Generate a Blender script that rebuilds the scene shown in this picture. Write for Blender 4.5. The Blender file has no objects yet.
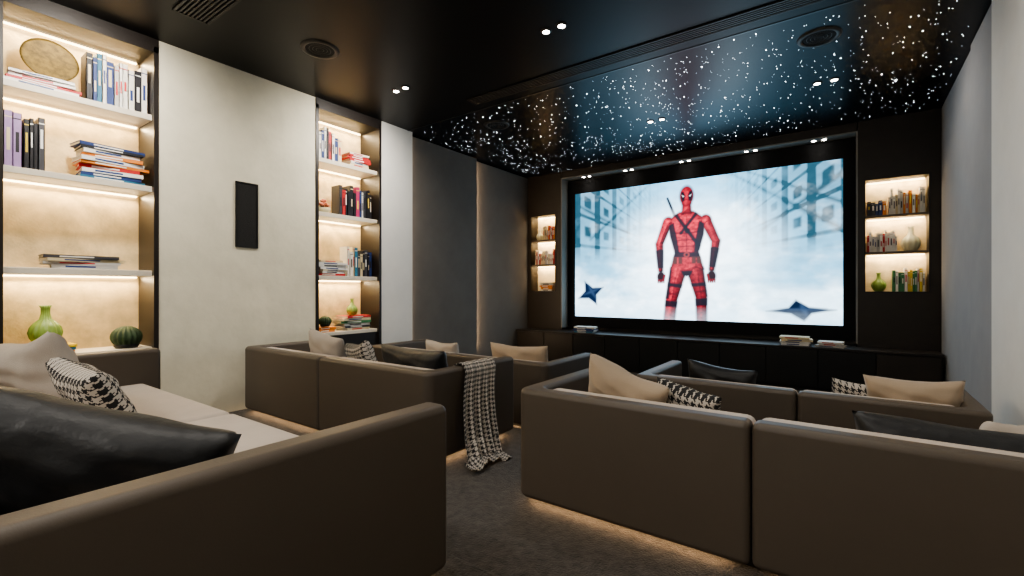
import bpy, math, random
import bmesh
import numpy as np
from mathutils import Vector, Matrix
C = bpy.context.scene.collection
PI = math.pi
try:
    bpy.context.scene.view_settings.look = 'AgX - Medium High Contrast'
except Exception as ex:
    print('look', ex)

# ---------------------------------------------------------------- materials
def mat(name, col, rough=0.6, metal=0.0, var=0.0, vscale=5.0, bump=0.0, bscale=60.0, spec=0.5, sheen=0.0, coords='Object', detail=6, coat=0.0):
    m = bpy.data.materials.new(name); m.use_nodes = True
    nt = m.node_tree; b = nt.nodes['Principled BSDF']
    b.inputs['Base Color'].default_value = (*col, 1)
    b.inputs['Roughness'].default_value = rough
    b.inputs['Metallic'].default_value = metal
    b.inputs['Specular IOR Level'].default_value = spec
    b.inputs['Coat Weight'].default_value = coat
    if sheen: b.inputs['Sheen Weight'].default_value = sheen
    tc = nt.nodes.new('ShaderNodeTexCoord')
    if var:
        n = nt.nodes.new('ShaderNodeTexNoise'); n.inputs['Scale'].default_value = vscale
        n.inputs['Detail'].default_value = detail; n.inputs['Roughness'].default_value = 0.6
        nt.links.new(tc.outputs[coords], n.inputs['Vector'])
        r = nt.nodes.new('ShaderNodeValToRGB')
        r.color_ramp.elements[0].position = 0.3; r.color_ramp.elements[1].position = 0.7
        r.color_ramp.elements[0].color = (*[c*(1-var) for c in col], 1)
        r.color_ramp.elements[1].color = (*[min(1, c*(1+var)) for c in col], 1)
        nt.links.new(n.outputs['Fac'], r.inputs['Fac']); nt.links.new(r.outputs['Color'], b.inputs['Base Color'])
    if bump:
        n2 = nt.nodes.new('ShaderNodeTexNoise'); n2.inputs['Scale'].default_value = bscale; n2.inputs['Detail'].default_value = 4
        nt.links.new(tc.outputs[coords], n2.inputs['Vector'])
        bp = nt.nodes.new('ShaderNodeBump'); bp.inputs['Strength'].default_value = bump; bp.inputs['Distance'].default_value = 0.01
        nt.links.new(n2.outputs['Fac'], bp.inputs['Height']); nt.links.new(bp.outputs['Normal'], b.inputs['Normal'])
    return m

def emis(name, col, s):
    m = bpy.data.materials.new(name); m.use_nodes = True
    nt = m.node_tree; nt.nodes.clear()
    e = nt.nodes.new('ShaderNodeEmission'); e.inputs[0].default_value = (*col, 1); e.inputs[1].default_value = s
    o = nt.nodes.new('ShaderNodeOutputMaterial'); nt.links.new(e.outputs[0], o.inputs[0]); return m

def houndstooth(name, N):
    m = bpy.data.materials.new(name); m.use_nodes = True
    nt = m.node_tree; b = nt.nodes['Principled BSDF']; b.inputs['Roughness'].default_value = 0.9
    uv = nt.nodes.new('ShaderNodeTexCoord'); sp = nt.nodes.new('ShaderNodeSeparateXYZ')
    nt.links.new(uv.outputs['UV'], sp.inputs[0])
    def M(op, a, bb=None):
        n = nt.nodes.new('ShaderNodeMath'); n.operation = op
        for i, v in enumerate((a, bb)):
            if v is None: continue
            if isinstance(v, (int, float)): n.inputs[i].default_value = v
            else: nt.links.new(v, n.inputs[i])
        return n.outputs[0]
    u = M('FLOOR', M('MULTIPLY', sp.outputs[0], N)); v = M('FLOOR', M('MULTIPLY', sp.outputs[1], N))
    warp = M('LESS_THAN', M('FLOORED_MODULO', u, 8), 3.5)
    weft = M('LESS_THAN', M('FLOORED_MODULO', v, 8), 3.5)
    tw = M('LESS_THAN', M('FLOORED_MODULO', M('ADD', u, v), 4), 1.5)
    sel = M('ADD', M('MULTIPLY', tw, warp), M('MULTIPLY', M('SUBTRACT', 1.0, tw), weft))
    mx = nt.nodes.new('ShaderNodeMix'); mx.data_type = 'RGBA'
    mx.inputs[6].default_value = (0.50, 0.46, 0.41, 1); mx.inputs[7].default_value = (0.015, 0.015, 0.017, 1)
    nt.links.new(sel, mx.inputs[0]); nt.links.new(mx.outputs[2], b.inputs['Base Color'])
    return m

M_PLASTER = mat('cream_plaster', (0.70, 0.655, 0.52), 0.8, var=0.10, vscale=2.2, bump=0.5, bscale=8, detail=12)
M_WHITE = mat('white_plaster', (0.72, 0.70, 0.66), 0.7, var=0.03, bump=0.1, bscale=20)
M_GREY = mat('grey_acoustic_fabric', (0.15, 0.135, 0.12), 0.9, var=0.08, vscale=3, bump=0.2, bscale=300)
M_GREYR = mat('pale_acoustic_fabric', (0.30, 0.30, 0.31), 0.9, var=0.05, vscale=3, bump=0.2, bscale=300)
M_CEIL = mat('dark_satin_ceiling', (0.005, 0.004, 0.0035), 0.40, var=0.1, vscale=2, spec=0.22)
M_STARC = mat('black_star_ceiling', (0.001, 0.0016, 0.004), 0.32, var=0.7, vscale=5, spec=0.22)
M_FRAME = mat('black_brown_trim', (0.014, 0.010, 0.008), 0.45, var=0.1)
M_DARKW = mat('dark_wood_panel', (0.022, 0.016, 0.011), 0.45, var=0.15, vscale=8)
M_NICHE = mat('niche_limestone', (0.68, 0.54, 0.32), 0.8, var=0.24, vscale=6, bump=0.4, bscale=25)
M_SHELF = mat('pale_shelf', (0.66, 0.60, 0.50), 0.5, var=0.05)
M_SHELFD = mat('bronze_shelf', (0.12, 0.09, 0.065), 0.5, var=0.1)
M_CARPET = mat('charcoal_carpet', (0.045, 0.039, 0.035), 0.95, var=0.6, vscale=26, bump=1.0, bscale=110, sheen=0.15)
M_LEATHER = mat('taupe_leather', (0.083, 0.066, 0.051), 0.5, var=0.05, vscale=2, bump=0.08, bscale=250)
M_SEAT = mat('beige_upholstery', (0.46, 0.40, 0.35), 0.85, var=0.06, vscale=6, bump=0.2, bscale=300, sheen=0.2)
M_PLINTH = mat('plinth_black', (0.01, 0.01, 0.01), 0.6, var=0.1)
M_BEIGE = mat('beige_cushion_fabric', (0.38, 0.30, 0.22), 0.85, var=0.06, bump=0.25, bscale=200, sheen=0.2)
M_LTBEIGE = mat('light_cushion_fabric', (0.40, 0.355, 0.31), 0.85, var=0.06, bump=0.25, bscale=200)
M_BLACKF = mat('black_cushion_velvet', (0.006, 0.007, 0.009), 0.5, var=0.2, bump=0.6, bscale=16, sheen=0.03)
M_HOUND = houndstooth('houndstooth_fabric', 190)
M_HOUNDT = houndstooth('houndstooth_throw', 230)
M_BLACK = mat('black_lacquer', (0.008, 0.008, 0.008), 0.35, var=0.1)
M_VELVET = mat('black_velvet', (0.003, 0.003, 0.004), 0.9, var=0.1)
M_SOFFIT = mat('soffit_grey', (0.25, 0.24, 0.22), 0.6, var=0.05)
M_GOLD = mat('aged_brass', (0.15, 0.10, 0.025), 0.5, metal=0.3, var=0.5, vscale=25)
M_GREEN = mat('green_glazed_ceramic', (0.24, 0.34, 0.07), 0.35, var=0.2, vscale=10)
M_CREAMV = mat('cream_ceramic', (0.66, 0.62, 0.42), 0.35, var=0.06)
M_CACT = mat('dark_cactus', (0.03, 0.055, 0.02), 0.7, var=0.3, vscale=20)
M_PINK = mat('coral_blossom', (0.75, 0.28, 0.18), 0.7, var=0.2, vscale=20)
M_PAGE = mat('book_pages', (0.62, 0.56, 0.45), 0.85, var=0.05)
M_GRILLE = mat('speaker_grille', (0.012, 0.011, 0.010), 0.8, bump=0.5, bscale=400)
M_LAMP = emis('lamp_glow', (1.0, 0.93, 0.82), 30)
M_STARS = [emis('star_glow_faint', (0.7, 0.85, 1.0), 4), emis('star_glow', (0.85, 0.93, 1.0), 14), emis('star_glow_bright', (0.95, 0.97, 1.0), 35)]
M_LED = emis('warm_led', (1.0, 0.74, 0.42), 12)
M_LEDO = emis('amber_led', (1.0, 0.64, 0.34), 12)
M_LEDS = emis('warm_led_soft', (1.0, 0.72, 0.45), 28)
M_FILL = emis('fill_diffuser', (1.0, 0.95, 0.88), 2.0)  # glow for the added fill panel behind the camera
PAL = [(0.76,0.73,0.67),(0.5,0.48,0.45),(0.015,0.015,0.02),(0.02,0.045,0.17),(0.50,0.025,0.025),(0.68,0.57,0.36),
       (0.05,0.05,0.06),(0.03,0.16,0.27),(0.68,0.22,0.03),(0.42,0.03,0.12),(0.8,0.78,0.74),(0.05,0.2,0.08),(0.72,0.52,0.04),(0.36,0.24,0.46)]
BOOKM = [mat('book_cover_%02d' % i, c, 0.5, var=0.08, vscale=12) for i, c in enumerate(PAL)] + [M_PAGE]
PG = len(PAL)

# ---------------------------------------------------------------- mesh builder
class MB:
    def __init__(s): s.v = []; s.f = []; s.m = []; s.sm = []
    def add(s, vs, fs, mi=0, smooth=False):
        o = len(s.v); s.v += [tuple(v) for v in vs]
        for f in fs: s.f.append([i+o for i in f]); s.m.append(mi); s.sm.append(smooth)
    def box(s, x0, x1, y0, y1, z0, z1, mi=0, T=None):
        vs = [(x, y, z) for x in (x0, x1) for y in (y0, y1) for z in (z0, z1)]
        if T is not None: vs = [T @ Vector(v) for v in vs]
        s.add(vs, [(0,1,3,2),(4,6,7,5),(0,4,5,1),(2,3,7,6),(0,2,6,4),(1,5,7,3)], mi)
    def lathe(s, prof, c=(0,0,0), n=32, mi=0, ridge=0, ramp=0.0, smooth=True):
        vs = []; fs = []
        for r, z in prof:
            for k in range(n):
                a = 2*PI*k/n; rr = r*(1+ramp*math.cos(ridge*a)) if ridge else r
                vs.append((c[0]+rr*math.cos(a), c[1]+rr*math.sin(a), c[2]+z))
        for j in range(len(prof)-1):
            for k in range(n):
                k2 = (k+1) % n
                fs.append((j*n+k, j*n+k2, (j+1)*n+k2, (j+1)*n+k))
        s.add(vs, fs, mi, smooth)
    def obj(s, name, mats, loc=(0,0,0), rot=(0,0,0), bevel=0, parent=None, seg=2, harden=True):
        me = bpy.data.meshes.new(name); me.from_pydata(s.v, [], s.f)
        for m in mats: me.materials.append(m)
        me.polygons.foreach_set('material_index', s.m)
        me.polygons.foreach_set('use_smooth', s.sm)
        me.update()
        o = bpy.data.objects.new(name, me); C.objects.link(o)
        o.location = loc; o.rotation_euler = rot
        if bevel:
            me.polygons.foreach_set('use_smooth', [True]*len(me.polygons))
            b = o.modifiers.new('bev', 'BEVEL'); b.width = bevel; b.segments = seg
            b.limit_method = 'ANGLE'; b.angle_limit = math.radians(40); b.harden_normals = harden
        if parent: o.parent = parent
        return o
def empty(name, loc=(0,0,0)):
    e = bpy.data.objects.new(name, None); C.objects.link(e); e.location = loc; e.empty_display_size = 0.1; return e
def boxo(name, x0, x1, y0, y1, z0, z1, m, bevel=0, parent=None, seg=2):
    b = MB(); cx, cy, cz = (x0+x1)/2, (y0+y1)/2, (z0+z1)/2
    b.box(x0-cx, x1-cx, y0-cy, y1-cy, z0-cz, z1-cz)
    return b.obj(name, [m], (cx, cy, cz), bevel=bevel, parent=parent, seg=seg)
def area(name, loc, rot, sx, sy, w, col=(1, .76, .48), spread=180, parent=None):
    l = bpy.data.lights.new(name, 'AREA'); l.shape = 'RECTANGLE'; l.size = sx; l.size_y = sy
    l.energy = w; l.color = col; l.spread = math.radians(spread)
    o = bpy.data.objects.new(name, l); C.objects.link(o); o.location = loc; o.rotation_euler = rot
    if parent: o.parent = parent
    return o
def spot(name, loc, w, ang=130, col=(1, .93, .83), rot=(0,0,0), r=0.08, blend=1.0):
    l = bpy.data.lights.new(name, 'SPOT'); l.energy = w; l.color = col; l.spot_size = math.radians(ang); l.spot_blend = blend
    l.shadow_soft_size = r
    o = bpy.data.objects.new(name, l); C.objects.link(o); o.location = loc; o.rotation_euler = rot; return o

# ---------------------------------------------------------------- room shell
ZC = 3.4; ZL = -0.13; YB = -2.6; YS = 7.63
XW = -4.95
boxo('floor', -5.6, 1.2, YB-0.2, 8.2, ZL-0.2, ZL, M_CARPET)
boxo('floor_platform_rear', -5.5, 1.0, YB, 1.40, ZL, 0.13, M_CARPET, 0.01)
boxo('floor_platform_middle', -5.5, 1.0, 1.40, 3.35, ZL, 0.0, M_CARPET, 0.01)
boxo('ceiling', -5.6, 1.2, YB-0.2, 4.40, ZC, ZC+0.2, M_CEIL)
boxo('ceiling_star_panel', -5.6, 1.2, 4.42, 8.2, ZC, ZC+0.2, M_STARC)
boxo('ceiling_trim', -5.6, 1.2, 4.40, 4.42, ZC-0.004, ZC+0.2, M_BLACK)
boxo('wall_back', -5.6, 1.2, YB-0.2, YB, ZL, ZC, M_WHITE)
b = MB()
b.box(-5.75, -5.40, YB, 8.1, ZL, ZC, 1)
b.box(-5.40, XW, YB, 0.56, ZL, ZC, 0)
b.box(-5.40, XW, 1.53, 3.03, ZL, ZC, 0)
b.box(-5.40, XW, 3.95, 4.49, ZL, ZC, 2)
b.obj('wall_left', [M_PLASTER, M_FRAME, M_WHITE])
boxo('trim_1', -5.40, -5.03, 4.56, 5.98, ZL, ZC-0.02, M_GREY, 0.008)
boxo('trim_2', -5.40, -5.12, 6.05, YS, ZL, ZC-0.02, M_GREY, 0.008)
boxo('wall_led_strip', -5.115, -5.06, 5.985, 5.992, 0.2, ZC-0.05, M_LEDS)
boxo('wall_led_strip.001', -5.03, -4.99, 4.492, 4.498, 0.2, ZC-0.05, emis('warm_led_dim', (1, .75, .5), 8))
b = MB()
b.box(0.90, 1.2, 5.0, 8.1, ZL, ZC, 0)
b.box(0.86, 1.2, YB, 4.96, ZL, ZC, 1)
b.obj('wall_right', [M_FRAME, M_WHITE])
boxo('trim_3', 0.872, 0.90, 5.02, 5.80, ZL, ZC-0.01, M_GREYR, 0.006)
boxo('trim_4', 0.890, 0.90, 5.84, 7.60, ZL, ZC-0.01, M_GREYR, 0.004)

ZSH = [2.74, 2.11, 1.37, 0.70]
def wall_niche(y0, y1, name):
    e = empty(name, (0, 0, 0))
    b = MB()
    fr = 0.035
    b.box(-5.38, XW+0.012, y0, y0+fr, ZL, 3.33, 0)
    b.box(-5.38, XW+0.012, y1-fr, y1, ZL, 3.33, 0)
    b.box(-5.38, XW+0.012, y0, y1, 3.28, ZC, 0)
    b.box(-5.38, XW-0.02, y0+fr, y1-fr, ZL, 0.66, 0)
    b.obj('frame', [M_FRAME], parent=e)
    boxo('back_panel', -5.36, -5.33, y0+fr, y1-fr, 0.66, 3.28, M_NICHE, parent=e)
    for i, z in enumerate(ZSH):
        boxo('shelf_%d' % (i+1), -5.33, XW-0.03, y0+fr, y1-fr, z-0.05 if i < 3 else z-0.04, z, M_SHELF, 0.004, parent=e)
    ym = (y0+y1)/2; L = y1-y0-2*fr-0.04
    for i, z in enumerate([3.28]+[q-0.05 for q in ZSH[:3]]):
        boxo('led_%d' % (i+1), -5.325, -5.305, ym-L/2, ym+L/2, z-0.012, z-0.002, M_LED, parent=e)
        area('strip_light_%d' % (i+1), (-5.27, ym, z-0.02), (0, math.radians(-18), 0), 0.02, L, 7.5, (1, .75, .43), parent=e)
        area('added_front_fill_%d' % (i+1), (-4.985, ym, z-0.008), (0, math.radians(28), 0), 0.012, L, 1.8, (1, .84, .60), parent=e)  # added fill lamp, brightens the book spines; no visible fixture
    return e
wall_niche(0.56, 1.53, 'built_in_bookshelf')
wall_niche(3.03, 3.95, 'built_in_bookshelf.001')

# ---------------------------------------------------------------- screen wall
b = MB()
b.box(-5.75, 1.2, 7.92, 8.2, ZL, ZC, 0)
b.box(-4.36, 0.07, YS, 7.92, 3.28, ZC, 0)
b.obj('wall_screen', [M_DARKW])
boxo('trim_5', -4.37, 0.08, YS-0.012, 7.90, 3.265, 3.28, M_SOFFIT)
boxo('trim_6', -4.37, -4.352, YS-0.012, 7.90, 0.5, 3.265, M_SOFFIT)
boxo('trim_7', 0.062, 0.08, YS-0.012, 7.90, 0.5, 3.265, M_SOFFIT)
def column_niche(x0, x1, n0, n1, name):
    e = empty(name)
    b = MB()
    b.box(x0, n0, YS, 7.92, ZL, ZC); b.box(n1, x1, YS, 7.92, ZL, ZC)
    b.box(n0, n1, YS, 7.92, 2.62, ZC); b.box(n0, n1, YS, 7.92, ZL, 1.18)
    b.obj('column', [M_DARKW], parent=e)
    boxo('back_panel', n0, n1, 7.87, 7.90, 1.18, 2.62, M_NICHE, parent=e)
    f = MB(); t = 0.02
    f.box(n0-t, n0, YS-0.012, YS+0.02, 1.18-t, 2.62+t); f.box(n1, n1+t, YS-0.012, YS+0.02, 1.18-t, 2.62+t)
    f.box(n0, n1, YS-0.012, YS+0.02, 2.62, 2.62+t); f.box(n0, n1, YS-0.012, YS+0.02, 1.18-t, 1.18)
    f.obj('frame', [M_FRAME], parent=e)
    for i, z in enumerate((2.16, 1.69)):
        boxo('shelf_%d' % (i+1), n0, n1, YS+0.01, 7.87, z-0.03, z, M_SHELFD, 0.003, parent=e)
    for i, z in enumerate((2.62, 2.13, 1.66)):
        boxo('led_%d' % (i+1), n0+0.02, n1-0.02, 7.85, 7.865, z-0.012, z-0.002, M_LED, parent=e)
        area('strip_light_%d' % (i+1), ((n0+n1)/2, 7.82, z-0.02), (math.radians(18), 0, 0), n1-n0-0.04, 0.02, 2.4, (1, .77, .48), parent=e)
        area('added_front_fill_%d' % (i+1), ((n0+n1)/2, 7.648, z-0.008), (math.radians(28), 0, 0), n1-n0-0.04, 0.012, 2.2, (1, .82, .58), parent=e)  # added lamp without fixture, lifts the dark book fronts
column_niche(-5.40, -4.37, -5.04, -4.50, 'display_shelf')
column_niche(0.08, 0.90, 0.16, 0.78, 'display_shelf.001')

# screen
scr = empty('projection_screen')
SX0, SX1, SZ0, SZ1 = -4.20, -0.08, 0.71, 3.00
b = MB()
YF = 7.83
b.box(-4.34, SX0, YF, 7.90, 0.52, 3.25); b.box(SX1, 0.05, YF, 7.90, 0.52, 3.25)
b.box(SX0, SX1, YF, 7.90, SZ1, 3.25); b.box(SX0, SX1, YF, 7.90, 0.52, SZ0)
b.obj('velvet_border', [M_VELVET], parent=scr)
NX, NY = 720, 400
gx = np.linspace(0, 180, NX+1); gy = np.linspace(0, 100, NY+1)
PX, PY = np.meshgrid(gx, gy)
def vnoise(x, y, seed):
    r = np.random.RandomState(seed); g = r.rand(64, 64)
    xi = np.floor(x).astype(int); yi = np.floor(y).astype(int); fx = x-xi; fy = y-yi
    fx = fx*fx*(3-2*fx); fy = fy*fy*(3-2*fy)
    a = g[yi % 64, xi % 64]; b_ = g[yi % 64, (xi+1) % 64]; c = g[(yi+1) % 64, xi % 64]; d = g[(yi+1) % 64, (xi+1) % 64]
    return (a*(1-fx)+b_*fx)*(1-fy)+(c*(1-fx)+d*fx)*fy
def fbm(x, y, seed): return sum(vnoise(x*2**k+7*k, y*2**k+3*k, seed+k)*0.5**(k+1) for k in range(4))
def cap(x0, y0, r0, x1, y1, r1):
    dx, dy = x1-x0, y1-y0; t = np.clip(((PX-x0)*dx+(PY-y0)*dy)/(dx*dx+dy*dy+1e-9), 0, 1)
    return np.hypot(PX-x0-t*dx, PY-y0-t*dy)-(r0+(r1-r0)*t)
def poly(pts):
    d = np.full(PX.shape, 1e9); ins = np.zeros(PX.shape, bool); n = len(pts)
    for i in range(n):
        x0, y0 = pts[i]; x1, y1 = pts[(i+1) % n]
        d = np.minimum(d, cap(x0, y0, 0, x1, y1, 0))
        if y0 != y1:
            cr = ((y0 > PY) != (y1 > PY)) & (PX < (x1-x0)*(PY-y0)/(y1-y0)+x0); ins ^= cr
    return np.where(ins, -d, d)
def ell(cx, cy, rx, ry): return (np.hypot((PX-cx)/rx, (PY-cy)/ry)-1)*min(rx, ry)
def sm(d, w=0.5): return np.clip(0.5-d/(2*w), 0, 1)[..., None]
def lay(img, colr, a): return img*(1-a)+np.array(colr)*a
n1 = fbm(PX/16, PY/12, 11); n3 = fbm(PX/6, PY/4, 31); n4 = fbm(PX/1.8, PY/1.4, 51); n5 = fbm(PX/30, PY/9, 71)
rad = np.hypot((PX-92)/90, (PY-50)/62)
sidef = np.clip((np.abs(PX-92)-16)/55, 0, 1)
dk = 0.42*np.clip((PY-25)/60, 0, 1)*sidef+0.16*sidef
# receding facades: vertical piers, string courses and windows in one-point perspective towards (92,45)
dep = np.clip(np.abs(PX-92)/90, 0.05, 1)
hgt = (PY-45)/dep
lg = np.log(dep)*9
pier = np.clip(np.cos(lg*2*PI*0.50)*3-1.4, 0, 1)
win = np.clip(np.cos(lg*2*PI*0.50+PI)*2-0.6, 0, 1)*np.clip(np.cos(hgt*2*PI/26)*2-0.4, 0, 1)
cour = np.clip(np.cos(hgt*2*PI/26+PI)*8-7.0, 0, 1)
up = np.clip((hgt+2)/18, 0, 1)
dk = dk+sidef*up*(0.55*pier+0.50*win+0.45*cour)*(0.3+1.2*n1)
for k, (xa, ya, xb, yb, w_) in enumerate([(118,100,180,58,1.4),(136,60,180,92,1.2),(62,100,14,62,1.0),(0,92,44,66,1.0),(128,100,180,74,.8)]):
    dk = dk+0.40*sm(cap(xa, ya, w_*.6, xb, yb, w_), 1.2)[..., 0]*(0.4+n1)
dark = np.clip(dk*1.1, 0, 0.97)
img = np.array([0.15, 0.36, 0.52])*(1-dark[..., None])+np.array([0.008, 0.028, 0.042])*dark[..., None]
fog = np.clip(1.05-rad*1.40, 0, 1)[..., None]+np.clip((40-PY)/60+0.8*(n5-0.45), 0, 0.50)[..., None]+np.clip(n1-0.54, 0, 1)[..., None]*1.0
img = lay(img, (0.90, 1.02, 1.10), np.clip(fog, 0, 1)**1.35)
img *= 0.82+0.36*n3[..., None]
img = lay(img, (0.10, 0.24, 0.38), sm(PY-8+8*n5, 5)*0.6*np.clip(np.abs(PX[..., None]-89)/60, 0.1, 1))
def star4(cx, cy, R, r, rot, sy):
    return poly([(cx+(R if k % 2 == 0 else r)*math.cos(rot+k*PI/4), cy+sy*(R if k % 2 == 0 else r)*math.sin(rot+k*PI/4)) for k in range(8)])
img = lay(img, (0.003, 0.008, 0.025), sm(star4(14, 19, 12.5, 5.5, 0.45, 0.85), 0.8))
img = lay(img, (0.02, 0.04, 0.08), sm(star4(15, 20.2, 8, 2.0, 0.45, 0.8), 0.9)*0.6)
img = lay(img, (0.003, 0.008, 0.022), sm(star4(158, 8.5, 19, 8, 0.12, 0.36), 0.8))
img = lay(img, (0.02, 0.04, 0.08), sm(star4(160, 9.4, 12, 2.8, 0.12, 0.34), 0.9)*0.6)
# hero figure
RED = np.array((0.33, 0.016, 0.028)); DK = (0.005, 0.004, 0.008)
parts = [
    (poly([(76.5,71.5),(84,76.5),(93.5,76.5),(101,71),(100,61),(96.6,48),(100.2,36),(89,32),(78,36),(81.4,48),(78,61)])-1.0, 1.0, 5),
    (ell(84, 67.5, 6.0, 4.8), 1.1, 4.5), (ell(94, 67.2, 6.0, 4.8), 1.0, 4.5),
    (ell(89, 57, 5, 9), 0.9, 4),
    (cap(83.2,36,6.2,78.5,15,4.6), 1.05, 5), (cap(78.5,15,4.6,75.5,-12,4.3), 0.95, 4), (cap(94.8,36,6.0,99,17,4.4), 0.75, 5), (cap(99,17,4.3,99.5,-12,3.4), 0.6, 4),
    (ell(76.0, 70.0, 4.4, 4.8), 1.15, 4), (cap(75,69,3.8,69.6,55,3.1), 1.0, 3.5), (cap(69.6,55,3.3,70.5,36,2.2), 0.9, 3),
    (ell(101.8, 69.5, 4.4, 4.8), 0.95, 4), (cap(102.8,68,3.8,108.6,55,3.1), 0.85, 3.5), (cap(108.6,55,3.3,106.0,36,2.2), 0.75, 3)]
img = lay(img, DK, sm(cap(81,74,1.1,75.5,88,0.8)))
body = parts[0][0]
for d, _, _ in parts: body = np.minimum(body, d)
# soft contact shade around the figure in the mist
img = lay(img, (0.55, 0.62, 0.72), sm(body-2.5, 3.5)*0.35)
shade = np.zeros(PX.shape)
for d, k, rr in parts: shade = np.maximum(shade, k*np.clip(-d/rr, 0, 1)**0.8)
gyy, gxx = np.gradient(shade)
rel = np.clip(0.7+5.0*(gxx*1.0-gyy*1.2), 0.15, 1.9)
colr = RED*(0.05+1.1*shade[..., None]**1.2)*(0.25+1.5*n4[..., None])*rel[..., None]*(0.70+0.45*np.clip(PY/80, 0, 1)[..., None])
a = sm(body, 0.8); img = img*(1-a)+colr*a
def on(d, c=DK, w=0.5, o=0.95):
    global img
    img = lay(img, c, sm(np.maximum(d, body+0.2), w)*o)
DR = (0.03, 0.003, 0.005)
for q in [cap(89,74,0.3,89,47,0.3), cap(79,62.5,0.6,88,61.8,0.6), cap(90,61.8,0.6,99,62.5,0.6), cap(82,57,0.4,96,57,0.4),
          cap(82.5,52.5,0.4,95.5,52.5,0.4), cap(76,19,0.6,83,18,0.6), cap(95,20,0.6,103,21,0.6), cap(81,30,0.4,78.5,12,0.4), cap(97,30,0.4,99.5,12,0.4)]: on(q, DR, 0.5, 0.75)
on(poly([(76.5,68),(80,70),(82.3,59),(84,48),(81,48),(77.4,60)])); on(poly([(101,68),(97.6,70),(95.4,59),(94,48),(97,48),(100.6,60)]))
on(cap(80.5,77,1.3,99,50,1.3)); on(cap(97,77,1.1,85,62,1.1)); on(cap(89.4,63.5,1.9,89.6,63.5,1.9))
on(poly([(79,49),(99,48),(99.5,44),(78.5,45)])); on(cap(89,46.5,1.9,89.1,46.5,1.9), (0.16,0.02,0.02)); on(cap(89,46.5,1.0,89.1,46.5,1.0))
for x in (81, 84.6, 94, 97.5): on(poly([(x-1.5,45),(x+1.5,45),(x+1.5,40),(x-1.5,40)]), (0.035,0.014,0.012))
on(poly([(75,27),(88.5,25),(88.5,22.5),(75,24)])); on(poly([(90.5,26),(104,27),(104,24.5),(90.5,23.5)]))
on(poly([(74,37),(78.5,38),(76.5,15),(71.5,15)])); on(poly([(104.5,37),(99.8,38),(102.2,17),(106,17)]))
on(poly([(72,14),(85,13),(85,8.5),(72,9.5)])); on(poly([(93,15),(105,16),(105,11),(93,10)]))
on(poly([(85,35),(93.5,35),(90,29),(88.5,29)])); on(cap(70,47,4.3,70.3,41,4)); on(cap(107.4,47,4.3,106.6,41,4))
for cx, s in ((70.8, -1), (105.8, 1)):
    img = lay(img, (0.010, 0.003, 0.005), sm(ell(cx, 31.0, 3.1, 4.2), 0.7))
    for k in range(4): img = lay(img, (0.08, 0.005, 0.008), sm(cap(cx-2.1+1.4*k, 28.6, 0.6, cx-2.1+1.4*k, 26.8, 0.5), 0.35))
    img = lay(img, (0.08, 0.005, 0.008), sm(cap(cx-s*2.6, 32, 0.8, cx-s*1.8, 28.8, 0.7), 0.35))
hd = np.minimum(poly([(85.2,75.5),(92.8,75.5),(92.3,83),(85.7,83)]), np.minimum(ell(89, 88.3, 5.1, 7.5), ell(89, 84.6, 4.0, 5.8)))
hs = np.clip(-hd/4.5, 0, 1)**0.8; gyy, gxx = np.gradient(hs); rel = np.clip(0.8+4*(gxx-gyy*1.2), 0.2, 1.9)
ha = sm(hd, 0.8); hc = RED*(0.06+1.15*hs[..., None])*(0.4+1.0*n4[..., None])*rel[..., None]; img = img*(1-ha)+hc*ha
for s in (-1, 1):
    img = lay(img, DK, sm(poly([(89+s*0.9,88.5),(89+s*1.9,91.2),(89+s*3.6,91.8),(89+s*4.0,88),(89+s*3.0,84.4),(89+s*1.5,85.2)]), 0.5))
    img = lay(img, (0.35, 0.36, 0.38), sm(poly([(89+s*1.6,88.2),(89+s*3.3,89.3),(89+s*2.6,87.7)]), 0.3))
img = lay(img, (0.6, 0.75, 0.88), (np.clip((10-PY)/26, 0, 1)*(0.3+n3))[..., None]*0.6)
img = np.clip(img, 0, 1.15)+np.array((0.012, 0.016, 0.020))*np.clip(1.0-rad*1.3, 0, 1)[..., None]
XX, ZZ = np.meshgrid(np.linspace(SX0, SX1, NX+1), np.linspace(SZ0, SZ1, NY+1))
co = np.stack([XX, np.full(XX.shape, 7.86), ZZ], -1).reshape(-1, 3)
idx = np.arange((NX+1)*(NY+1)).reshape(NY+1, NX+1)
fc = np.stack([idx[:-1, :-1], idx[:-1, 1:], idx[1:, 1:], idx[1:, :-1]], -1).reshape(-1, 4)
me = bpy.data.meshes.new('picture'); me.vertices.add(len(co)); me.vertices.foreach_set('co', co.ravel())
me.loops.add(fc.size); me.loops.foreach_set('vertex_index', fc.ravel())
me.polygons.add(len(fc)); me.polygons.foreach_set('loop_start', np.arange(0, fc.size, 4)); me.update(calc_edges=True)
at = me.color_attributes.new('film', 'FLOAT_COLOR', 'POINT')
at.data.foreach_set('color', np.concatenate([img.reshape(-1, 3), np.ones((len(co), 1))], 1).astype(np.float32).ravel())
ms = bpy.data.materials.new('film_still'); ms.use_nodes = True; nt = ms.node_tree; nt.nodes.clear()
ca = nt.nodes.new('ShaderNodeVertexColor'); ca.layer_name = 'film'; em = nt.nodes.new('ShaderNodeEmission'); em.inputs[1].default_value = 4.5
oo = nt.nodes.new('ShaderNodeOutputMaterial'); nt.links.new(ca.outputs[0], em.inputs[0]); nt.links.new(em.outputs[0], oo.inputs[0])
me.materials.append(ms)
o = bpy.data.objects.new('picture', me); C.objects.link(o); o.parent = scr

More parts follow.
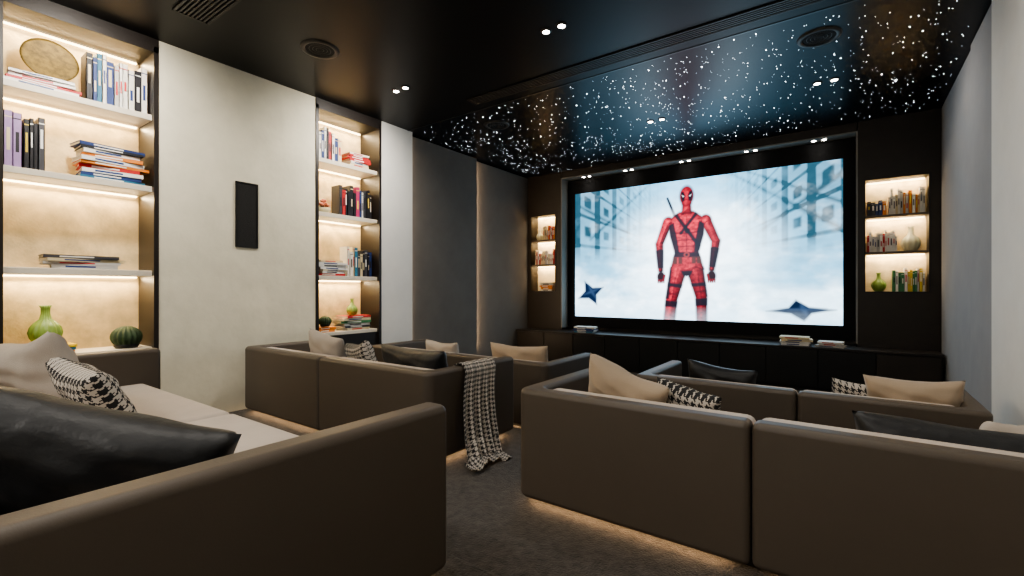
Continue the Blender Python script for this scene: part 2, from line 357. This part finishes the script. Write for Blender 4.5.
# media cabinet
cab = empty('media_cabinet')
boxo('carcass', -5.10, 0.86, 7.24, 7.62, ZL+0.06, 0.43, M_BLACK, parent=cab)
boxo('plinth', -5.05, 0.82, 7.28, 7.62, ZL, ZL+0.06, M_PLINTH, parent=cab)
boxo('top', -5.11, 0.87, 7.20, 7.62, 0.43, 0.46, M_FRAME, 0.004, parent=cab)
xs = np.linspace(-5.09, 0.85, 11)
for i in range(10):
    boxo('door_panel_%d' % (i+1), xs[i]+0.006, xs[i+1]-0.006, 7.215, 7.24, ZL+0.07, 0.425, M_DARKW if i > 8 or i < 2 else M_BLACK, 0.003, parent=cab)
boxo('trim_8', -4.35, 0.06, 7.635, 7.90, 0.30, 0.46, M_FRAME)

# ---------------------------------------------------------------- ceiling fixtures
FIX = []
def downlight_pair(x, y, gap, w, rot=(0, 0, 0), off=(0, 0), r=0.08):
    b = MB()
    for dx in (-gap/2, gap/2):
        b.lathe([(0.0, -0.004), (0.030, -0.004), (0.030, -0.010)], (dx, 0, 0), 20, 1, smooth=False)
        b.lathe([(0.030, -0.010), (0.042, -0.010), (0.048, -0.001), (0.048, 0.0)], (dx, 0, 0), 20, 0)
        FIX.append((x+dx, y, 0.07))
    b.obj('recessed_downlight', [M_FRAME, M_LAMP], (x, y, ZC))
    if w: spot('downlight_beam', (x, y, ZC-0.05), w, rot=rot, r=r)
TL = (0, math.radians(48), 0); TR = (0, math.radians(-48), 0)
for x, y, w, rt in [(-2.02, 3.40, 90, (0,0,0)), (-3.99, 3.45, 190, TL), (-0.21, 5.94, 50, TR), (-2.04, 6.02, 30, (0,0,0)),
                (-3.99, 1.0, 210, TL), (-2.02, 0.6, 90, (0,0,0)), (-0.55, 3.0, 130, TR), (-0.3, 0.6, 50, (0,0,0)), (-2.02, -1.2, 90, (0,0,0)), (-3.99, -1.2, 110, TL)]:  # pairs on this line are unseen, added to brighten walls and seating
    downlight_pair(x, y, 0.15, w, rt, r=0.12 if rt[1] else 0.08)
cl_ = empty('added_fill_panel', (-2.0, -1.9, ZC))  # unseen panel and area lamp, added as ambient fill on the sofa backs
b = MB(); b.box(-1.6, 1.6, -0.4, 0.4, -0.02, 0, 0); b.box(-1.57, 1.57, -0.37, 0.37, -0.022, -0.02, 1); b.obj('panel', [M_WHITE, M_FILL], parent=cl_)
area('added_fill_light', (0, 0, -0.03), (math.radians(25), 0, 0), 3.0, 0.7, 130, (1, .94, .86), parent=cl_)
b = MB()
for x in (-3.9, -3.1, -2.15, -1.2, -0.35):
    for dx in (-0.06, 0.06): b.lathe([(0.0, -0.004), (0.025, -0.004), (0.025, 0)], (x+dx, 0, 0), 16, 0, smooth=False)
b.obj('soffit_downlights', [M_LAMP], (0, 7.73, 3.265))
for x in (-3.9, -3.1, -2.15, -1.2, -0.35): spot('soffit_beam', (x, 7.72, 3.24), 4, 130)
M_RING = mat('speaker_ring', (0.04, 0.035, 0.03), 0.5)
for x, y in [(-3.93, 2.45), (-0.22, 4.87), (-3.82, 4.95)]:
    b = MB(); b.lathe([(0.0, -0.006), (0.125, -0.006)], n=40, mi=0, smooth=False)
    b.lathe([(0.125, -0.008), (0.135, -0.014), (0.16, -0.014), (0.168, -0.001), (0.168, 0)], n=40, mi=1)
    for r in (0.03, 0.06, 0.09): b.lathe([(r, -0.0065), (r+0.003, -0.009), (r+0.006, -0.0065)], n=32, mi=1)
    b.obj('ceiling_speaker', [M_GRILLE, M_RING], (x, y, ZC)); FIX.append((x, y, 0.19))
M_SLAT = mat('vent_slat', (0.05, 0.044, 0.038), 0.4, var=0.05)
def vent(x0, x1, y0, y1, n, along, name):
    b = MB(); t = 0.012
    b.box(x0, x1, y0, y0+t, ZC-0.012, ZC); b.box(x0, x1, y1-t, y1, ZC-0.012, ZC)
    b.box(x0, x0+t, y0, y1, ZC-0.012, ZC); b.box(x1-t, x1, y0, y1, ZC-0.012, ZC)
    for i in range(n):
        if along == 'x':
            y = y0+(y1-y0)*(i+0.5)/n; b.box(x0, x1, y-0.006, y+0.006, ZC-0.010, ZC, 1)
        else:
            x = x0+(x1-x0)*(i+0.5)/n; b.box(x-0.006, x+0.006, y0, y1, ZC-0.010, ZC, 1)
    b.box(x0, x1, y0, y1, ZC-0.002, ZC, 2)
    b.obj(name, [M_FRAME, M_SLAT, M_VELVET])
vent(-3.6, 0.84, 4.08, 4.26, 6, 'x', 'air_vent')
vent(-4.30, -3.72, 1.42, 1.68, 9, 'x', 'air_vent.001')

random.seed(12); b = MB(); cnt = 0
cl = [(random.uniform(-5, 0.8), random.uniform(4.5, 7.5), random.uniform(.15, .5)) for _ in range(26)]
while cnt < 1350:
    if random.random() < 0.65:
        x, y = random.uniform(-5.0, 0.84), random.uniform(4.47, 7.58)
    else:
        c = random.choice(cl); x = random.gauss(c[0], c[2]); y = random.gauss(c[1], c[2])
    if not (-4.98 < x < 0.84 and 4.47 < y < 7.58): continue
    far = 0.45+0.55*max(0, min(1, (7.6-y)/3.1))*max(0.3, min(1, (x+5)/4))
    r, mi = random.choice([(0.0026, 0)]*11+[(0.0024, 1)]*6+[(0.0034, 1)]*4+[(0.0044, 1)]*1+[(0.0042, 2)]); z = ZC-0.001
    if random.random() > far+0.25: continue
    if any(math.hypot(x-fx, y-fy) < fr+0.02 for fx, fy, fr in FIX): continue
    vs = [(x+r*math.cos(k*PI/3), y+r*math.sin(k*PI/3), z) for k in range(6)] + [(x, y, z-r*0.8)]
    b.add(vs, [((k+1) % 6, k, 6) for k in range(6)], mi); cnt += 1
b.obj('fibre_optic_star_lights', M_STARS)

# ---------------------------------------------------------------- sofas
def sofa(x0, x1, y0, D, zf, seams):
    """back along y0 facing +Y, arms to y0+D"""
    e = empty('sectional_sofa', ((x0+x1)/2, y0, zf)); ox, oy, oz = e.location
    T = 0.11; R = 0.065; r = 0.05; z0, z1 = 0.045, 0.65; BV = 0.030
    W = (x1-x0)/2
    def arc(cx, cy, rr, a0, a1, n=8): return [(cx+rr*math.cos(math.radians(a0+(a1-a0)*k/n)), cy+rr*math.sin(math.radians(a0+(a1-a0)*k/n))) for k in range(n+1)]
    def ext(pts, name, za, zb, m, bev):
        n = len(pts); vs = [(x, y, za) for x, y in pts]+[(x, y, zb) for x, y in pts]
        b = MB(); b.add(vs, [list(range(n))[::-1], [n+i for i in range(n)]]+[(i, (i+1) % n, n+(i+1) % n, n+i) for i in range(n)])
        return b.obj(name, [m], bevel=bev, parent=e, seg=4)
    s = [q-ox for q in seams]; g = 0.002
    left = arc(-W+R, R, R, 270, 180)+[(-W, D), (-W+T, D)]+arc(-W+T+r, T+r, r, 180, 270)+[(s[0]-g, T), (s[0]-g, 0)]
    left = left[::-1]
    ext(left, 'shell_left', z0, z1, M_LEATHER, BV)
    right = arc(W-R, R, R, 270, 360)+[(W, D), (W-T, D)]+arc(W-T-r, T+r, r, 0, -90)+[(s[-1]+g, T), (s[-1]+g, 0)]
    ext(right, 'shell_right', z0, z1, M_LEATHER, BV)
    def lb(name, a, b2, c, d, zz0, zz1, m, bev):
        q = MB(); q.box(a, b2, c, d, zz0, zz1); return q.obj(name, [m], bevel=bev, parent=e, seg=4)
    for sx in s:
        lb('seam_core', sx-0.03, sx+0.03, 0.035, T-0.02, z0+0.01, z1-0.05, M_PLINTH, 0)
    lb('plinth', -W+0.12, W-0.12, 0.11, D-0.16, 0.0, 0.06, M_PLINTH, 0)
    lb('base', -W+T+0.003, W-T-0.003, T+0.003, D-0.13, 0.06, 0.27, M_LEATHER, 0.02)
    ed = [-W+T+0.004]+s+[W-T-0.004]
    for i in range(len(ed)-1):
        lb('seat_cushion_%d' % (i+1), ed[i]+0.004, ed[i+1]-0.004, T+0.01, D-0.10, 0.272, 0.42, M_SEAT, 0.04)
        lb('back_cushion_%d' % (i+1), ed[i]+0.006, ed[i+1]-0.006, T+0.004, T+0.13, 0.425, 0.635, M_SEAT, 0.04)
    u = MB(); u.box(-W+0.08, s[0]-0.1, 0.05, 0.085, 0.040, 0.046); u.box(s[-1]+0.1, W-0.08, 0.05, 0.085, 0.040, 0.046)
    u.box(-W+0.05, -W+0.085, 0.09, D-0.06, 0.040, 0.046); u.box(W-0.085, W-0.05, 0.09, D-0.06, 0.040, 0.046)
    u.obj('underglow_led', [M_LEDO], parent=e)
    return e
sofa(-4.15, -1.20, -0.10, 1.37, 0.13, [-2.68])
sofa(-4.82, -2.25, 2.18, 0.98, 0.0, [-3.53])
sofa(-1.52, 0.83, 2.15, 1.0, 0.0, [-0.335])
sofa(-4.82, -2.25, 3.65, 0.98, ZL, [-3.53])
sofa(-1.42, 0.65, 3.65, 0.98, ZL, [-0.29])

def pillow(w, h, t, loc, rot, m, seed=0, name='throw_pillow'):
    n = 30; rs = random.Random(seed); vs = []; fs = []; uvs = []
    ph = [rs.uniform(0, 6) for _ in range(6)]
    def P(i, j, s):
        a = -1+2*i/n; c = -1+2*j/n
        k = 1-0.06*(1-c*c); k2 = 1-0.09*(1-a*a)
        prof = (max(0, (1-a**4))**0.45)*(max(0, (1-c**4))**0.45)
        wr = 1+0.08*math.sin(3*a+2*c+ph[0])+0.06*math.sin(7*a-4*c+ph[1])+0.05*math.sin(11*c+5*a+ph[3])
        sag = -0.07*(1-a*a)*(1 if c > 0 else 0)*c + 0.03*math.sin(2*a+ph[2])*c
        return (a*w/2*k, s*t/2*prof*wr, c*h/2*k2+sag*h*0.5)
    for s in (-1, 1):
        for j in range(n+1):
            for i in range(n+1): vs.append(P(i, j, s)); uvs.append((i/n*w/0.9, j/n*h/0.9))
    N = (n+1)**2
    for j in range(n):
        for i in range(n):
            q = j*(n+1)+i; f = (q, q+1, q+n+2, q+n+1); fs.append(f); fs.append(tuple(N+z for z in f[::-1]))
    me = bpy.data.meshes.new(name); me.from_pydata(vs, [], fs); uvl = me.uv_layers.new(name='UVMap')
    for l in me.loops: uvl.data[l.index].uv = uvs[l.vertex_index]
    me.polygons.foreach_set('use_smooth', [True]*len(me.polygons)); me.materials.append(m)
    bm = bmesh.new(); bm.from_mesh(me); bmesh.ops.remove_doubles(bm, verts=bm.verts, dist=1e-5); bm.to_mesh(me); bm.free()
    o = bpy.data.objects.new(name, me); C.objects.link(o); o.location = loc
    o.rotation_euler = [math.radians(q) for q in rot]
    return o
# row 1
pillow(0.72, 0.42, 0.20, (-3.44, 0.54, 0.76), (22, -8, 10), M_LTBEIGE, 1)
pillow(0.54, 0.37, 0.15, (-2.92, 0.64, 0.70), (30, 6, 6), M_HOUND, 2)
pillow(0.66, 0.42, 0.20, (-1.66, 0.38, 0.70), (20, 15, 50), M_BLACKF, 3)
# row 2 left
pillow(0.46, 0.42, 0.16, (-3.88, 2.50, 0.61), (14, 8, 4), M_LTBEIGE, 4)
pillow(0.38, 0.36, 0.14, (-3.45, 2.56, 0.585), (20, -8, -10), M_HOUND, 5)
pillow(0.70, 0.34, 0.17, (-2.72, 2.50, 0.60), (16, 0, 0), M_BLACKF, 6)
# row 2 right
pillow(0.50, 0.40, 0.17, (-1.03, 2.52, 0.585), (20, 16, -6), M_BEIGE, 7)
pillow(0.36, 0.32, 0.13, (-0.70, 2.58, 0.55), (22, 10, -12), M_HOUND, 8)
pillow(0.68, 0.30, 0.17, (0.34, 2.46, 0.55), (20, 2, 0), M_BLACKF, 9)
pillow(0.28, 0.22, 0.18, (0.58, 2.86, 0.53), (60, 0, 0), M_LTBEIGE, 10)
# row 3 left
pillow(0.72, 0.38, 0.16, (-2.76, 3.97, 0.465), (14, 0, 0), M_BEIGE, 11)
pillow(0.50, 0.34, 0.15, (-3.85, 3.97, 0.445), (14, 0, 0), M_LTBEIGE, 12)
# row 3 right
pillow(0.52, 0.34, 0.15, (-0.83, 3.97, 0.455), (16, 5, 0), M_BLACKF, 13)
pillow(0.50, 0.37, 0.16, (0.33, 3.97, 0.465), (16, -3, -4), M_BEIGE, 14)
pillow(0.30, 0.30, 0.12, (0.03, 4.06, 0.43), (18, 4, 4), M_HOUND, 15)

def throw():
    pts = [(-2.40, 0.50), (-2.375, 0.60), (-2.345, 0.655), (-2.30, 0.668), (-2.255, 0.658), (-2.225, 0.61), (-2.215, 0.50), (-2.20, 0.38), (-2.18, 0.26), (-2.15, 0.14), (-2.11, 0.05), (-2.04, 0.022), (-1.97, 0.02)]
    seg = []
    for i in range(len(pts)-1):
        for k in range(5):
            t = k/5; seg.append((pts[i][0]*(1-t)+pts[i+1][0]*t, pts[i][1]*(1-t)+pts[i+1][1]*t))
    seg.append(pts[-1]); NW = 60; vs = []; fs = []; uvs = []; L = 0; prev = seg[0]
    for j, (x, z) in enumerate(seg):
        L += math.hypot(x-prev[0], z-prev[1]); prev = (x, z); q = j/(len(seg)-1)
        for i in range(NW+1):
            w = i/NW; hang = max(0, q-0.42)/0.58
            wid = 0.38-0.06*q+0.10*hang
            y = 2.70-0.20*hang+(w-0.5)*wid+0.015*math.sin(9*q)+0.012*math.sin(w*14+5*q)*hang
            fold = 0.5+0.5*math.sin(w*2*PI*4.5+1.2*q)
            xx = x+(0.010+0.06*hang)*fold*(1 if q > 0.3 else 0.3); zz = z+(0.006 if q < 0.42 else 0)*fold
            if q > 0.85: zz = max(0.015, z)+0.03*fold*(q-0.85)/0.15; xx = x+0.02*math.sin(w*9)
            if q > 0.75: zz += 0.02*math.sin(w*5)
            vs.append((xx, y, max(0.012, zz))); uvs.append((w*0.6, L*1.1))
    for j in range(len(seg)-1):
        for i in range(NW):
            a = j*(NW+1)+i; fs.append((a, a+1, a+NW+2, a+NW+1))
    me = bpy.data.meshes.new('throw_blanket'); me.from_pydata(vs, [], fs); u = me.uv_layers.new()
    for l in me.loops: u.data[l.index].uv = uvs[l.vertex_index]
    me.polygons.foreach_set('use_smooth', [True]*len(me.polygons)); me.materials.append(M_HOUNDT)
    o = bpy.data.objects.new('throw_blanket', me); C.objects.link(o)
    s = o.modifiers.new('s', 'SOLIDIFY'); s.thickness = 0.008; s.offset = 1
throw()

# ---------------------------------------------------------------- books
def book(b, x, w, d, h, y0, z, ci, T, band=True, rs=random):
    b.box(x, x+w, y0, y0+0.004, z, z+h, ci, T)
    b.box(x, x+0.003, y0, y0+d, z, z+h, ci, T); b.box(x+w-0.003, x+w, y0, y0+d, z, z+h, ci, T)
    b.box(x+0.003, x+w-0.003, y0+0.004, y0+d-0.006, z+0.003, z+h-0.005, PG, T)
    if band:
        c2 = rs.choice([0, 5, 12, 10, 2]) if ci not in (0, 5, 10, 1) else rs.choice([2, 3, 4, 6])
        zz = z+h*rs.uniform(0.25, 0.45); b.box(x+w*0.3, x+w*0.7, y0-0.0008, y0, zz, zz+h*rs.uniform(0.2, 0.4), c2, T)
        b.box(x+0.002, x+w-0.002, y0-0.0006, y0, z+h*0.88, z+h*0.9, c2, T)
def row(loc, rotz, L, hmin, hmax, seed, cols=None, wr=(0.018, 0.045), d=0.19):
    rs = random.Random(seed); b = MB(); x = 0
    while True:
        w = rs.uniform(*wr)
        if x+w > L: break
        h = rs.uniform(hmin, hmax); ci = rs.choice(cols or range(len(PAL)))
        book(b, x, w, min(d, d*rs.uniform(0.85, 1)), h, rs.uniform(0, 0.015), 0, ci, None, True, rs); x += w+0.001
    return b.obj('row_of_books', BOOKM, loc, (0, 0, rotz))
def stack(loc, rotz, n, W, D, seed, cols=None, tr=(0.018, 0.04)):
    rs = random.Random(seed); b = MB(); z = 0
    for i in range(n):
        t = rs.uniform(*tr); w = W*rs.uniform(0.8, 1); d = D*rs.uniform(0.85, 1); ci = rs.choice(cols or range(len(PAL)))
        T = Matrix.Translation((rs.uniform(-.015, .015), rs.uniform(-.01, .01), 0)) @ Matrix.Rotation(rs.uniform(-.12, .12), 4, 'Z')
        b.box(-w/2, w/2, -d/2, d/2, z, z+0.003, ci, T); b.box(-w/2, w/2, -d/2, d/2, z+t-0.003, z+t, ci, T)
        b.box(-w/2, w/2, -d/2, -d/2+0.004, z, z+t, ci, T)
        b.box(-w/2+0.005, w/2-0.005, -d/2+0.004, d/2-0.005, z+0.003, z+t-0.003, PG, T)
        c2 = rs.choice([2, 4, 3]) if ci in (0, 1, 5, 10) else 0
        b.box(-w*0.3, w*0.15, -d/2-0.0008, -d/2, z+t*0.3, z+t*0.7, c2, T); z += t+0.0005
    b.obj('stack_of_books', BOOKM, loc, (0, 0, rotz)); return z
R90 = PI/2
XS = -5.04
z1_, z2_, z3_, z4_ = ZSH
row((XS, 1.07, z1_), R90, 0.42, 0.32, 0.43, 5, [0, 0, 1, 3, 5, 10, 7, 0, 2], (0.024, 0.05))
stack((-5.13, 0.82, z1_), R90, 4, 0.44, 0.24, 6, [0, 4, 10, 9, 3], (0.02, 0.03))
row((XS, 0.61, z2_), R90, 0.10, 0.40, 0.42, 8, [13], (0.045, 0.05)); row((XS, 0.715, z2_), R90, 0.14, 0.36, 0.42, 9, [2, 2, 6, 11], (0.02, 0.04))
stack((-5.13, 1.24, z2_), R90, 10, 0.46, 0.24, 14, [0, 4, 9, 7, 12, 10, 3, 8, 2, 11], (0.022, 0.035))
stack((-5.13, 1.06, z3_), R90, 4, 0.50, 0.24, 15, [1, 1, 5, 6], (0.02, 0.034))
zt = stack((-5.13, 0.82, z4_), R90, 3, 0.42, 0.24, 16, [12, 12, 7, 8], (0.02, 0.03))
row((XS, 3.07, z1_), R90, 0.40, 0.30, 0.40, 21, [0, 3, 5, 2, 12, 7, 4, 10], (0.025, 0.05))
stack((-5.12, 3.68, z1_), R90, 6, 0.34, 0.22, 22, [0, 11, 7, 5, 4], (0.022, 0.035))
row((XS, 3.40, z2_), R90, 0.50, 0.30, 0.40, 27, [2, 0, 3, 4, 6, 2, 5, 9], (0.022, 0.05))
stack((-5.12, 3.29, z3_), R90, 7, 0.38, 0.24, 24, [0, 4, 10, 5, 2], (0.018, 0.03))
row((XS, 3.52, z3_), R90, 0.37, 0.28, 0.38, 25, [2, 3, 0, 6, 5, 7, 0], (0.022, 0.045))
zt2 = stack((-5.12, 3.64, z4_), R90, 6, 0.42, 0.24, 26, [0, 2, 11, 4, 5, 6], (0.022, 0.036))
stack((-5.12, 3.22, z4_), R90, 2, 0.24, 0.2, 27, [8, 12], (0.022, 0.036))
YP = 7.675
row((0.40, YP, 2.16), 0, 0.36, 0.22, 0.34, 31, [0, 1, 4, 0, 5, 8], (0.018, 0.032), 0.16)
row((0.18, YP, 1.69), 0, 0.32, 0.20, 0.28, 32, [0, 1, 4, 5, 10, 4], (0.018, 0.032), 0.16)
row((0.44, YP, 1.18), 0, 0.33, 0.22, 0.30, 33, [0, 4, 11, 5, 10, 12], (0.018, 0.032), 0.16)
row((0.18, YP, 2.16), 0, 0.2, 0.15, 0.22, 34, [2, 6, 3, 8], (0.03, 0.045), 0.16)
row((-4.80, YP, 2.16), 0, 0.26, 0.18, 0.28, 35, [0, 1, 5, 4, 8], (0.02, 0.035), 0.16)
row((-4.98, YP, 1.69), 0, 0.44, 0.18, 0.29, 36, [0, 1, 5, 10, 4], (0.02, 0.035), 0.16)
stack((-4.72, 7.75, 1.18), 0, 5, 0.30, 0.17, 37, [0, 4, 5, 8])
stack((-3.76, 7.40, 0.46), 0.1, 4, 0.40, 0.25, 41, [3, 3, 0, 7], (0.022, 0.035))
stack((-0.60, 7.40, 0.46), 0.05, 4, 0.40, 0.28, 42, [0, 10, 5, 1], (0.022, 0.035))
stack((-0.20, 7.39, 0.46), -0.1, 3, 0.34, 0.25, 43, [0, 1, 5], (0.02, 0.03))

# ---------------------------------------------------------------- decor
def vase(loc, s, m, ridge=14, name='ceramic_vase'):
    b = MB(); pr = [(0, 0), (0.05, 0), (0.075, 0.02), (0.10, 0.06), (0.11, 0.10), (0.10, 0.14), (0.075, 0.175), (0.04, 0.205), (0.030, 0.25), (0.030, 0.29), (0.042, 0.312), (0.038, 0.312), (0.025, 0.29), (0.02, 0.22)]
    b.lathe([(r*s*0.88, z*s) for r, z in pr], n=84, ridge=ridge, ramp=0.05); return b.obj(name, [m], loc)
vase((-5.10, 0.84, zt+z4_), 1.0, M_GREEN)
vase((-5.10, 3.62, zt2+z4_), 0.68, M_GREEN)
vase((0.62, 7.75, 1.69), 1.0, M_CREAMV, 10)
vase((0.30, 7.75, 1.18), 0.78, M_GREEN, 10)
vase((-4.92, 7.75, 2.16), 0.7, M_CREAMV, 10)
def globe_cactus(loc, r):
    b = MB(); pr = [(r*math.cos(a)*1.0, r*0.9+r*0.9*math.sin(a)) for a in np.linspace(-PI/2, PI/2, 18)]
    b.lathe(pr, n=96, ridge=16, ramp=0.07, mi=0)
    b.lathe([(0, 0), (r*0.7, 0), (r*0.85, 0.02), (r*0.8, 0.035)], n=32, mi=1); b.obj('globe_cactus', [M_CACT, M_BLACK], loc)
globe_cactus((-5.08, 1.34, z4_), 0.105); globe_cactus((-5.06, 3.22, z4_+0.065), 0.07)
b = MB(); b.lathe([(0, 0.0), (0.10, 0.002), (0.15, 0.012), (0.17, 0.014), (0.17, 0.02), (0.15, 0.018), (0.10, 0.008), (0, 0.006)], n=48)
b.box(-0.03, 0.03, -0.16, 0.16, -0.02, 0.0, 1)
b.obj('brass_plate', [M_GOLD, M_BLACK], (-5.13, 0.87, z1_+0.27), (0, math.radians(78), 0))
e = empty('flower_bowl', (-5.10, 3.22, z2_)); b = MB()
b.lathe([(0, 0), (0.04, 0), (0.075, 0.03), (0.085, 0.065), (0.078, 0.065), (0.065, 0.03), (0, 0.02)], n=32); b.obj('bowl', [M_CREAMV], parent=e)
rs = random.Random(3); b = MB()
for k in range(34):
    a = rs.uniform(0, 2*PI); rr = rs.uniform(0, 0.085); z = 0.08+rs.uniform(0, 0.10)*(1-rr/0.12); s = rs.uniform(0.014, 0.024)
    cx, cy = rr*math.cos(a), rr*math.sin(a)
    b.lathe([(s*0.2, -s*0.8), (s*0.8, -s*0.2), (s, s*0.3), (s*0.55, s*0.5), (s*0.3, s*0.1)], (cx, cy, z), 10, 0, ridge=5, ramp=0.25)
    b.lathe([(0.002, -z+0.04), (0.002, 0)], (cx*0.7, cy*0.7, z), 5, 1)
b.obj('blossoms', [M_PINK, M_CACT], parent=e)
# slim in-wall speaker: rim + slightly recessed grille
e = empty('wall_speaker', (XW, 2.275, 1.955))
b = MB(); t = 0.012
b.box(0, 0.016, -0.108, -0.108+t, -0.328, 0.328); b.box(0, 0.016, 0.108-t, 0.108, -0.328, 0.328)
b.box(0, 0.016, -0.108+t, 0.108-t, 0.328-t, 0.328); b.box(0, 0.016, -0.108+t, 0.108-t, -0.328, -0.328+t)
b.obj('rim', [M_BLACK], parent=e)
b = MB(); b.box(0, 0.010, -0.096, 0.096, -0.316, 0.316); b.obj('grille', [M_GRILLE], parent=e)

# ---------------------------------------------------------------- world + camera
w = bpy.data.worlds.new('World'); bpy.context.scene.world = w; w.use_nodes = True
w.node_tree.nodes['Background'].inputs[0].default_value = (0.02, 0.022, 0.03, 1)
cd = bpy.data.cameras.new('camera'); cd.sensor_width = 36; cd.lens = 469/1024*36; cd.shift_y = 2/1024; cd.clip_start = 0.02
co_ = bpy.data.objects.new('camera', cd); C.objects.link(co_)
co_.location = (0, 0, 1.2); co_.rotation_euler = (PI/2, 0, math.radians(35.8))
bpy.context.scene.camera = co_
